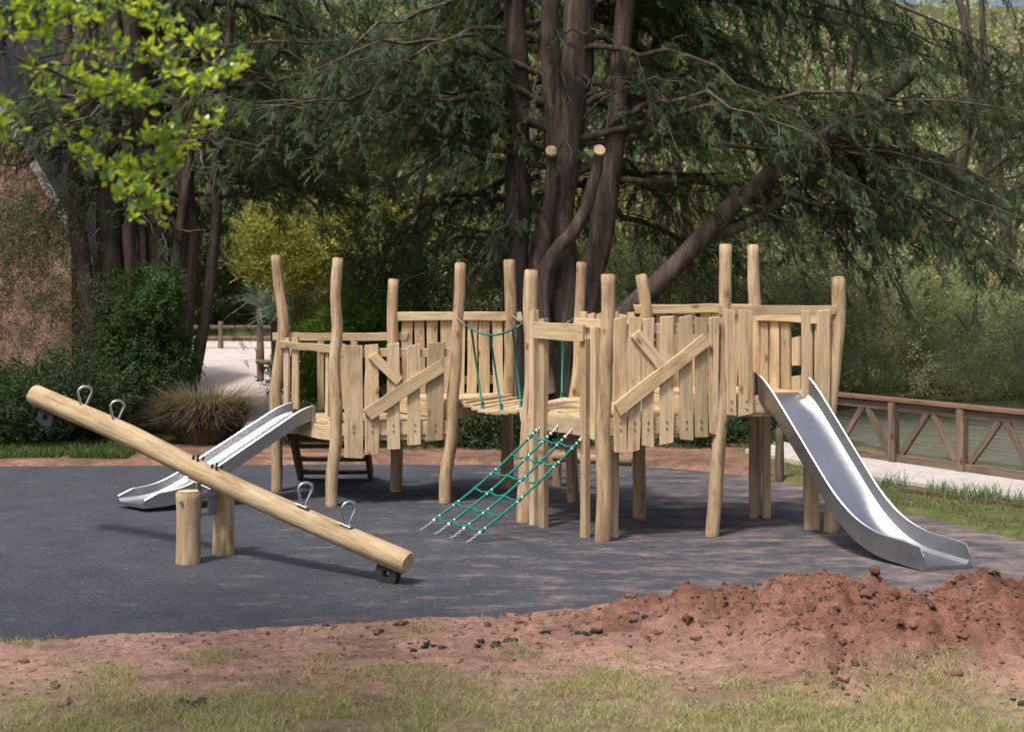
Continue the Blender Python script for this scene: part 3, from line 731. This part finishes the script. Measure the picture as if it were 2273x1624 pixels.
def between(a, b, f, z, off=0, out=None):
    p = Q[a].lerp(Q[b], f); n_ = out_n(a, b, out)
    return Vector((p.x, p.y, z))+n_*off
def out_n(a, b, out=None):
    d = (Q[b]-Q[a]).normalized(); n_ = Vector((d.y, -d.x, 0))  # right-hand side
    if out is None: out = 1
    return n_*out
def rail(a, b, z, wd=.1, th=.035, off=.06, out=1, f0=0, f1=1, name='rail', z1=None):
    return plank(name, S, between(a, b, f0, z, off, out), between(a, b, f1, z if z1 is None else z1, off, out), wd, th, out_n(a, b, out))
def pales(a, b, lst, top, off=.04, out=1, th=.028):
    for it in lst:
        f, wd, bot = it[:3]; tp = it[3] if len(it) > 3 else top
        f2 = f+random.uniform(-.012, .012); f += random.uniform(-.008, .008)
        plank('plank', S, between(a, b, f, bot, off+random.uniform(-.002, .002), out), between(a, b, f2, tp+random.uniform(-.018, .015), off+random.uniform(-.002, .002), out), wd*random.uniform(.93, 1.06), th, out_n(a, b, out))
def bolts(a, b, fs, zs, off, out=1):
    n_ = out_n(a, b, out)
    for f in fs:
        for z in zs:
            p = between(a, b, f, z, off, out); cyl('bolt', S, p, p+n_*.008, .009, M_GALV, 8)

def clip(poly, nx, ny, d):
    out = []
    for i in range(len(poly)):
        a = poly[i]; b = poly[(i+1) % len(poly)]
        da = a[0]*nx+a[1]*ny-d; db = b[0]*nx+b[1]*ny-d
        if da <= 0: out.append(a)
        if (da < 0) != (db < 0) and da != db:
            t_ = da/(da-db); out.append((a[0]+(b[0]-a[0])*t_, a[1]+(b[1]-a[1])*t_))
    return out
def deck(keys, z, dirk, bw=.125):
    poly = [(Q[k].x, Q[k].y) for k in keys]
    d = (Q[dirk[1]]-Q[dirk[0]]).normalized(); nx, ny = -d.y, d.x
    pr = [p[0]*nx+p[1]*ny for p in poly]; lo = min(pr); hi = max(pr); k = lo
    while k < hi:
        q = clip(clip(poly, nx, ny, min(k+bw-.01, hi)), -nx, -ny, -k)
        if len(q) >= 3:
            m = len(q); V = [(x, y, z) for x, y in q]+[(x, y, z-.035) for x, y in q]
            F = [tuple(range(m)), tuple(range(2*m-1, m-1, -1))]+[(i, i+m, (i+1) % m+m, (i+1) % m) for i in range(m)]
            c0 = V[0]; V = [(v[0]-c0[0], v[1]-c0[1], v[2]-c0[2]) for v in V]
            mesh_pd('deck_board', V, F, M_PLANK, S, loc=c0)
        k += bw
    n_ = len(keys)
    for i in range(n_):
        a, b = keys[i], keys[(i+1) % n_]
        plank('deck_beam', S, between(a, b, .03, z-.115), between(a, b, .97, z-.115), .15, .045, out_n(a, b))
D1, D2, D3, D4 = .86, 1.06, 1.10, 1.27
deck('ABDC', D1, 'BD'); deck('CDE', D2, 'CE'); deck('FHIG', D3, 'FI'); deck('HJI', D3+.002, 'HJ'); deck('IJLK', D4, 'JL')

# panel B-D
pales('B', 'D', [(.16, .19, .50), (.315, .145, .53), (.49, .13, .58), (.67, .135, .62), (.84, .165, .66)], 1.655, .055)
rail('B', 'D', 1.56, .09, .03, .022); bolts('B', 'D', (.16, .315, .49, .67, .84), (.77, .83), .071)
rail('B', 'D', .79, .13, .04, .02)
n_ = out_n('B', 'D')
plank('brace', S, between('B', 'D', .27, .94, .09), between('B', 'D', .90, 1.43, .09), .135, .03, n_)
plank('brace', S, between('B', 'D', .31, 1.54, .087), between('B', 'D', .54, 1.27, .087), .10, .028, n_)
# A-C rear rail and a few pales, A-B side
rail('A', 'C', 1.68, .085, .03, -.02, f0=-.03, f1=1.1)
pales('A', 'B', [(.12, .1, .95), (.27, .12, .92)], 1.69, .05, -1); pales('A', 'B', [(.82, .06, .9), (.93, .05, .9)], 1.62, .05, -1)
rail('A', 'B', 1.60, .08, .03, .02, -1)
pales('A', 'C', [(.38, .07, .9), (.47, .07, .9), (.56, .07, .9), (.65, .07, .9)], 1.62, .0, 1)
# C-E rear panel
rail('C', 'E', 1.90, .095, .032, .02, f0=-.03, f1=1.12)
pales('C', 'E', [(.10+.115*i, .115, .98) for i in range(9)], 1.86, -.015)
rail('C', 'E', 1.2, .09, .03, -.055)
# G-I rear panel
pales('G', 'I', [(.1+.125*i, .11, 1.02) for i in range(7)], 1.98, -.02); rail('G', 'I', 1.86, .09, .03, .02)
# I-K
pales('I', 'K', [(.08+.12*i, .11, 1.18) for i in range(8)], 2.0, -.02); rail('I', 'K', 2.03, .085, .03, .02, f0=-.05, f1=1.02)
# K-L with two small openings between short boards
pales('K', 'L', [(.1, .12, 1.18), (.24, .12, 1.18), (.38, .12, 1.18), (.66, .12, 1.18), (.8, .12, 1.18), (.92, .1, 1.18)], 2.0, -.02); rail('K', 'L', 1.95, .08, .03, .02)
pales('K', 'L', [(.52, .11, 1.5, 1.78)], 1.78, -.02); pales('K', 'L', [(.52, .11, 1.18, 1.4)], 1.4, -.02)
# H-J panel
pales('H', 'J', [(.115, .115, .79), (.235, .11, .80), (.355, .115, .84), (.52, .135, .86), (.695, .13, .89), (.825, .12, .91), (.94, .09, .93)], 1.985, .055)
rail('H', 'J', 1.88, .09, .03, .022); rail('H', 'J', 1.02, .15, .04, .02); bolts('H', 'J', (.115, .235, .355, .52, .695, .825), (1.0, 1.06), .071)
n_ = out_n('H', 'J')
plank('brace', S, between('H', 'J', .08, 1.17, .09), between('H', 'J', .87, 1.79, .09), .125, .03, n_)
plank('brace', S, between('H', 'J', .24, 1.85, .087), between('H', 'J', .48, 1.55, .087), .10, .028, n_)
# J-L panel with slide opening
rail('J', 'L', 2.04, .085, .03, .035)
pales('J', 'L', [(.09, .085, 1.1), (.215, .13, 1.1), (.735, .09, 1.1), (.875, .115, 1.1)], 2.04, .065)
rail('J', 'L', 1.19, .15, .04, .02, f1=.97); bolts('J', 'L', (.09, .215, .875), (1.16, 1.23), .081)
# F-H gateway
for f, wd, z0, z1 in ((.14, .075, -.02, 2.02), (.27, .085, -.02, 1.95), (.80, .08, -.02, 1.78), (.92, .07, .9, 1.9)):
    plank('gate_post', S, between('F', 'H', f, z0, .04, 1), between('F', 'H', f, z1, .04, 1), wd, .06, out_n('F', 'H'))
plank('gate_board', S, between('F', 'H', .2, 1.84, .09, 1), between('F', 'H', .84, 1.84, .09, 1), .155, .03, out_n('F', 'H'))
plank('gate_beam', S, between('F', 'H', -.08, 1.02, .0, 1), between('F', 'H', .95, 1.02, .0, 1), .13, .035, out_n('F', 'H'))
# under-deck supports by the right platform
plank('support_leg', S, (2.33, 13.75, -.02), (2.33, 13.75, 1.2), .07, .07, (0, -1, 0)); plank('support_leg', S, (2.46, 13.75, -.02), (2.46, 13.75, 1.2), .075, .06, (0, -1, 0))
plank('support_leg', S, (2.77, 13.15, -.02), (2.77, 13.15, 1.2), .13, .09, (0, -1, 0))
plank('support_leg', S, (.93, 12.75, -.02), (.93, 12.75, .9), .05, .05, (0, -1, 0))
# stair behind the left platform
for x in (-2.42, -1.62):
    plank('stair_stringer', S, (x, 16.35, .0), (x, 15.45, .84), .2, .045, (1, 0, 0), M_OLD)
for i in range(5):
    f = (i+.5)/5; plank('stair_tread', S, (-2.39, 16.3-.88*f, .86*f+.02), (-1.65, 16.3-.88*f, .86*f+.02), .18, .04, (0, 0, 1), M_OLD)
plank('stair_back', S, (-2.45, 15.5, .62), (-1.6, 15.5, .62), .16, .03, (0, 1, 0), M_OLD)

# slat bridge D-E -> F-G
Bn = 10
for i in range(Bn):
    f = (i+.5)/Bn; z = 1.05+(1.09-1.05)*f-.09*math.sin(math.pi*f)
    a = Q['D'].lerp(Q['F'], f); b = Q['E'].lerp(Q['G'], f); a2 = a.lerp(b, .08); b2 = a.lerp(b, .92)
    plank('bridge_slat', S, (a2.x, a2.y, z), (b2.x, b2.y, z), .105, .035, (0, 0, 1))
V = []; F = []; VC = []; FC = []
def sagpath(a, b, za, zb, sag, f0=0, f1=1, n=14):
    r = []
    for i in range(n+1):
        f = f0+(f1-f0)*i/n; p = Q[a].lerp(Q[b], f); r.append(Vector((p.x, p.y, za+(zb-za)*f-sag*math.sin(math.pi*f))))
    return r
for a, b, ins in (('D', 'F', .1), ('E', 'G', .9)):
    tube(V, F, sagpath(a, b, 1.94, 1.92, .17, .2, .88), [.010]*15, 6)
    tube(VC, FC, sagpath(a, b, 1.94, 1.92, .17, .02, .2, 4), [.008]*5, 5); tube(VC, FC, sagpath(a, b, 1.94, 1.92, .17, .88, .99, 3), [.008]*4, 5)
    for f, fb in ((.26, .34), (.52, .60), (.82, .86)):
        p = Q[a].lerp(Q[b], f); zt = 1.94-.02*f-.17*math.sin(math.pi*f)
        q = Q['D'].lerp(Q['F'], fb).lerp(Q['E'].lerp(Q['G'], fb), ins); zb = 1.05+.04*fb-.09*math.sin(math.pi*fb)
        tube(V, F, [(p.x, p.y, zt), (q.x, q.y, zb+.02)], [.011, .011], 6)
        tube(V, F, [(q.x, q.y, zb+.02), (q.x, q.y, zb+.09)], [.02, .016], 7)
mesh_pd('bridge_rope', V, F, M_ROPE, S, smooth=True); mesh_pd('bridge_chain', VC, FC, M_GALV, S, smooth=True)

# climbing net
NT = empty('rope_climbing_net')
V = []; F = []; VF = []; FF = []; VC = []; FC = []
tops = [Vector((.29+(.665-.29)*i/3, 13.25+(12.74-13.25)*i/3, .97-.01*i)) for i in range(4)]
bots = [Vector((-.86+(.44)*i/3, 13.08+(12.45-13.08)*i/3, .0)) for i in range(4)]
def netp(i, f):
    p = tops[i].lerp(bots[i], f); p.z -= .05*math.sin(math.pi*f); p.z = max(p.z, .02); return p
for i in range(4):
    tube(V, F, [netp(i, .04+.84*k/12) for k in range(13)], [.0115]*13, 6)
    for k in range(7):   # chain links
        f = .885+.016*k; a = netp(i, f); b = netp(i, f+.016)
        s = Vector((0, 0, .008)) if k % 2 else Vector((.006, .008, 0))
        tube(VC, FC, [a+s, b+s], [.004]*2, 5); tube(VC, FC, [a-s, b-s], [.004]*2, 5)
    tube(VC, FC, [tops[i]+Vector((.03, .03, .04)), netp(i, .04)], [.008]*2, 5)
for k in range(6):
    f = .1+.78*k/5.2
    rp = [netp(0, f+.00)]
    for i in range(3):
        a = netp(i, f); b = netp(i+1, f); m = (a+b)/2; m.z -= .02; rp += [m, b]
    tube(V, F, rp, [.0095]*len(rp), 6)
    for i in range(4):
        a = netp(i, f-.013); b = netp(i, f+.013); tube(V, F, [a, b], [.017]*2, 7)
        if (k+i) % 2 == 0 or k in (0, 5):
            for g in (-.022, .018):
                a = netp(i, f+g-.002); b = netp(i, f+g+.005); tube(VF, FF, [a, b], [.014]*2, 7)
for i in range(4):
    for f in (.045, .87): tube(VF, FF, [netp(i, f), netp(i, f+.012)], [.016]*2, 7)
mesh_pd('net_rope', V, F, M_ROPE, NT, smooth=True); mesh_pd('ferrules', VF, FF, M_FERR, NT); mesh_pd('chains', VC, FC, M_GALV, NT)

# slides
def slide(name, tl, tr, bl, br, prof, wall):
    """tl/tr top corners, bl/br bottom corners (xy). prof: list of (f, z). wall: height list"""
    e = empty(name); n = 48
    fs = np.linspace(0, 1, n+1); pf = [p[0] for p in prof]; pz = [p[1] for p in prof]
    z = np.interp(fs, pf, pz)
    for _ in range(8): z[1:-1] = (z[:-2]+2*z[1:-1]+z[2:])/4
    wh = np.interp(fs, [p[0] for p in wall], [p[1] for p in wall])
    L = [Vector(tl).lerp(Vector(bl), f) for f in fs]; R = [Vector(tr).lerp(Vector(br), f) for f in fs]
    V = []; F = []
    for i in range(n+1):
        u = (R[i]-L[i]).normalized(); l = L[i]; r = R[i]
        sec = [(l-u*.006, z[i]+wh[i]), (l-u*.0, z[i]+wh[i]+.006), (l+u*.006, z[i]+wh[i]), (l+u*.010, z[i]+.03), (l+u*.035, z[i]), (r-u*.035, z[i]), (r-u*.010, z[i]+.03), (r-u*.006, z[i]+wh[i]), (r, z[i]+wh[i]+.006), (r+u*.006, z[i]+wh[i]),
               (r+u*.004, z[i]-.03), (l-u*.004, z[i]-.03)]
        V += [(p.x, p.y, q) for p, q in sec]; m = len(sec)
        if i:
            for k in range(m): F.append(((i-1)*m+k, (i-1)*m+(k+1) % m, i*m+(k+1) % m, i*m+k))
    m = 12; F.append((0, 1, 2, 3, 11)); F.append((6, 7, 8, 9, 10)); F.append((3, 4, 5, 6, 10, 11))
    o_ = n*m; F.append((o_+11, o_+3, o_+2, o_+1, o_)); F.append((o_+10, o_+9, o_+8, o_+7, o_+6)); F.append((o_+11, o_+10, o_+6, o_+5, o_+4, o_+3))
    ob = mesh_pd('slide_chute', V, F, M_STEEL, e, smooth=True)
    try: ob.data.set_sharp_from_angle(angle=math.radians(28))
    except Exception: pass
    for p, s_ in ((tl, -1), (tr, 1)):
        u = (Vector(tr)-Vector(tl)).normalized(); q = Vector(p)+u*s_*.012
        plank('bracket', e, (q.x, q.y, prof[0][1]-.08), (q.x, q.y, prof[0][1]+wall[0][1]), .05, .006, (u.x, u.y, 0), M_GALV, 0)
    return e
slide('metal_slide', (2.20, 12.86), (2.64, 12.95), (3.27, 11.28), (3.68, 11.42),
      [(0, 1.29), (.07, 1.25), (.5, .34), (.62, .17), (.75, .08), (1, .045)], [(0, .19), (.1, .17), (.6, .16), (.9, .16), (.98, .15), (1, .08)])
slide('metal_slide', (-2.06, 14.72), (-2.34, 15.08), (-3.63, 14.03), (-3.97, 14.33),
      [(0, .88), (.06, .86), (.66, .22), (.76, .13), (.86, .09), (1, .08)], [(0, .12), (.5, .12), (.92, .11), (1, .05)])

# seesaw
W = empty('log_seesaw')
pv = Vector((-2.54, 11.78, .735)); dr = Vector((1.75, -.98, -.555))
lft = pv-dr; rgt = pv+dr; up = Vector((0, 0, 1)); dn = dr.normalized(); sidev = dn.cross(up).normalized(); upn = sidev.cross(dn).normalized()
log('beam', W, [lft, lft+dr*.5+upn*.014, pv-upn*.015, rgt-dr*.5-upn*.022, rgt], .088, .086, M_BEAM, 20, 24, .035, M_CUT, aim=True)
log('pivot_post', W, [(-2.645, 11.62, -.05), (-2.645, 11.62, .3), (-2.645, 11.62, .60)], .095, .094, M_BEAM, 20, 8, .015, M_CUT)
log('pivot_post', W, [(-2.43, 11.98, -.05), (-2.43, 11.98, .3), (-2.43, 11.98, .59)], .088, .086, M_BEAM, 20, 8, .015, M_CUT)
cyl('pivot_axle', W, (-2.66, 11.6, .53), (-2.42, 12.0, .53), .02, M_GALV, 12)
ax = (Vector((-2.43, 11.98, 0))-Vector((-2.645, 11.62, 0))).normalized(); px_ = Vector((ax.y, -ax.x, 0))
plank('pivot_plate', W, Vector((-2.5, 11.86, .36)), Vector((-2.5, 11.86, .66)), .1, .012, px_, M_GALV, 0)
plank('pivot_plate', W, Vector((-2.58, 11.72, .36)), Vector((-2.58, 11.72, .66)), .06, .012, px_, M_GALV, 0)
plank('pivot_plate', W, Vector((-2.60, 11.70, .38)), Vector((-2.48, 11.9, .38)), .05, .012, up, M_GALV, 0)
plank('pivot_saddle', W, pv-dn*.14-upn*.1, pv+dn*.14-upn*.1, .12, .012, upn, M_GALV, 0)
cyl('bolt', W, (-2.68, 11.53, .52), (-2.685, 11.518, .52), .014, M_GALV)
for s_ in (-.13, -.08, .08, .13):
    for q_ in (-.03, .03):
        p = pv+dn*s_+upn*.07+sidev*q_; cyl('bolt', W, p, p+upn*.028, .011, M_RUBBER, 8)
for s_ in (-1.47, -1.07, 1.03, 1.47):
    V = []; F = []; c = pv+dn*s_+upn*.078
    tilt = (up+Vector((.12, 0, 0))).normalized()
    loop = [(-.022, 0), (-.026, .03), (-.045, .085), (-.058, .13), (-.045, .168), (0, .185), (.045, .168), (.058, .13), (.045, .085), (.026, .03), (.022, 0)]
    wdir = Vector((.86, .5, 0)).normalized()
    pp = smooth_path([c+wdir*x+tilt*z for x, z in loop], 28); tube(V, F, pp, [.0115]*29, 8)
    mesh_pd('handle', V, F, M_CHROME, W, smooth=True)
    plank('handle_plate', W, c-dn*.06+upn*.006, c+dn*.06+upn*.006, .08, .008, upn, M_GALV, 0)
for sgn in (-1, 1):   # rubber bumpers: rounded block with a hole
    c = pv+dn*(1.93*sgn if sgn > 0 else -1.86)-upn*.06
    V = []; F = []; m = 28; hw = .026
    outer = []; inner = []
    for k in range(m):
        a = 2*math.pi*k/m; ex = math.copysign(abs(math.cos(a))**.7, math.cos(a)); ey = math.copysign(abs(math.sin(a))**.7, math.sin(a))
        outer.append((ex*.098, ey*.085)); inner.append((math.cos(a)*.03, math.sin(a)*.032-.01))
    cc = c-upn*.075
    for lst in (outer, inner):
        for s2 in (-1, 1):
            for x, y in lst: V.append(tuple(cc+dn*x+upn*y+sidev*hw*s2*1.2))
    for k in range(m):
        k2 = (k+1) % m
        F += [(k, k2, m+k2, m+k), (2*m+k, 3*m+k, 3*m+k2, 2*m+k2), (k, 2*m+k, 2*m+k2, k2), (m+k, m+k2, 3*m+k2, 3*m+k)]
    mesh_pd('rubber_bumper', V, F, M_RUBBER, W)

# low log rail behind the frame
lg = empty('log_balance_beam')
log('beam', lg, [(.45, 15.6, .36), (1.3, 15.4, .33)], .055, .055, M_POST, 14, 8)
log('leg', lg, [(1.06, 15.2, -.05), (1.06, 15.2, .55)], .05, .05, M_POST, 12, 6)
log('leg', lg, [(.5, 15.75, -.05), (.5, 15.75, .4)], .05, .05, M_POST, 12, 6)
log('wooden_post', None, [(3.03, 16.1, -.05), (3.03, 16.1, .62)], .05, .05, M_FENCE, 12, 6)

# right-hand timber railing
R = empty('timber_railing')
fa = Vector((3.98, 18.05, 0)); fb = Vector((9.6, 9.75, 0)); fd = (fb-fa).normalized(); fn = Vector((fd.y, -fd.x, 0))
if fn.x > 0: fn = -fn
Lf = (fb-fa).length
plank('top_rail', R, fa+Vector((0, 0, .845)), fb+Vector((0, 0, .845)), .15, .045, (0, 0, 1), M_FRAIL, 0)
plank('under_rail', R, fa+Vector((0, 0, .76)), fb+Vector((0, 0, .76)), .09, .05, fn, M_FENCE, 0)
plank('bottom_rail', R, fa+Vector((0, 0, .14)), fb+Vector((0, 0, .14)), .11, .06, fn, M_FENCE, 0)
plank('outer_kerb', R, fa+Vector((0, 0, .035))-fn*.07, fb+Vector((0, 0, .035))-fn*.07, .1, .12, fn, M_FENCE, 0)
st = 1.0; k = 0
while k*st < Lf-.2:
    b = fa+fd*(k*st+.12); nb = fa+fd*((k+1)*st+.12)
    plank('upright', R, b+Vector((0, 0, -.02))+fn*.02, b+Vector((0, 0, .815))+fn*.02, .1, .1, fn, M_FENCE)
    m = (b+nb)/2
    plank('strut', R, b+fd*.1+Vector((0, 0, .2))+fn*.0, m+Vector((0, 0, .72)), .075, .045, fn, M_FENCE)
    plank('strut', R, nb-fd*.1+Vector((0, 0, .2))+fn*.0, m+fd*.08+Vector((0, 0, .72)), .075, .045, fn, M_FENCE)
    k += 1
V = []; F = []
for i in range(12):
    z = .2+.044*i; tube(V, F, [fa+Vector((0, 0, z))-fn*.045, fb+Vector((0, 0, z))-fn*.045], [.002]*2, 4)
mesh_pd('wire_strands', V, F, M_WIRE, R)
# timber edging in the verge
plank('timber_edging', None, (4.1, 15.1, .05), (6.6, 12.2, .05), .1, .06, (1, 1, 0), M_OLD)

# distant post and rail by the path
D = empty('post_and_rail_fence')
for x, y in ((-5.25, 29.7), (-8.6, 42), (-7.0, 42)):
    log('post', D, [(x, y, -.1), (x, y, .9)], .08, .075, M_FENCE, 10, 5)
cyl('rail', D, (-5.3, 29.6, .5), (-3.2, 27.5, .5), .05, M_FENCE); cyl('rail', D, (-9.8, 42, .72), (-5.0, 42, .72), .06, M_FENCE); cyl('rail', D, (-9.8, 42, .4), (-5.0, 42, .4), .06, M_FENCE)

# clods, stones and debris on the soil
def rocks(name, P, Sz, mat, cols, rg=.55, flat=(.5, .9)):
    V = []; F = []; C = []
    bm = bmesh.new(); bmesh.ops.create_icosphere(bm, subdivisions=2, radius=1); bv = np.array([v.co[:] for v in bm.verts]); bf = np.array([[v.index for v in f.verts] for f in bm.faces]); bm.free()
    for p, s, c in zip(P, Sz, cols):
        o = RNG.uniform(-9, 9, 3)
        nn = 1+1.5*rg*(vnoise(bv[:, 0]*1.6+o[0], bv[:, 1]*1.6+bv[:, 2]*1.3+o[1])-.5)+rg*(vnoise(bv[:, 0]*4+o[2], bv[:, 2]*4+bv[:, 1]*3)-.5)
        v = bv*nn[:, None]*s*np.array([U(.7, 1.4), U(.7, 1.4), U(*flat)])
        F.append(bf+len(C)*len(bv)); V.append(v+p); C.append(np.tile(c, (len(bv), 1)))
    return mesh_np(name, np.concatenate(V), np.concatenate(F), mat, None, np.concatenate(C))
n = 7500; X = U(-3.8, 4.4, n); Y = U(7.6, 10.1, n)
a, b, c_, d = mound_mask(X, Y); m = np.clip(a+b+c_+d, 0, 1)
ok = (Y < near_edge(X)+.03) & (U(0, 1, n) < .22+.78*m+.3*(Y > near_edge(X)-.25)); X = X[ok]; Y = Y[ok]; m = m[ok]; n = len(X)
sz = U(.003, .013, n)*(1+1.8*(U(0, 1, n) < .03+.07*m))
cols = (np.array([.38, .225, .165])*(1-.35*m[:, None]))*U(.6, 1.3, (n, 1))
rocks('soil_clods', np.stack([X, Y, soil_z(X, Y)+sz*.1], 1), sz, M_SOIL, cols, .8)
pts = []
for cx, cy, k, s in ((-.1, 8.85, 6, .028), (.45, 8.95, 7, .04), (.1, 9.25, 3, .03), (-.5, 8.75, 8, .028), (-1.72, 7.74, 6, .035), (-.7, 8.5, 4, .025), (.75, 9.05, 3, .03), (1.9, 7.85, 3, .025), (2.8, 7.7, 3, .025)):
    for j in range(k): pts.append((cx+RNG.normal(0, .07), cy+RNG.normal(0, .05), s*U(.3, 1)))
P = np.array([(x, y, float(soil_z(np.array(x), np.array(y)))+.004) for x, y, s in pts])
rocks('asphalt_lumps', P, [s for _, _, s in pts], M_SOIL, np.tile([.07, .06, .06], (len(pts), 1))*U(.7, 1.6, (len(pts), 1)), .9, (.3, .6))
# fallen leaves on the pad
n = 200; P = np.stack([U(-4, 5, n), U(10.2, 16, n), U(.018, .022, n)], 1); a = U(0, 6.28, n)
foliage_obj('fallen_leaves', [place(LT, P, np.stack([np.cos(a), np.sin(a), 0*a], 1), U(.015, .035, n), np.tile([.3, .2, .1], (n, 1))*U(.5, 1.4, (n, 1)), .15)], M_LEAF)
print('objects', len(bpy.data.objects))
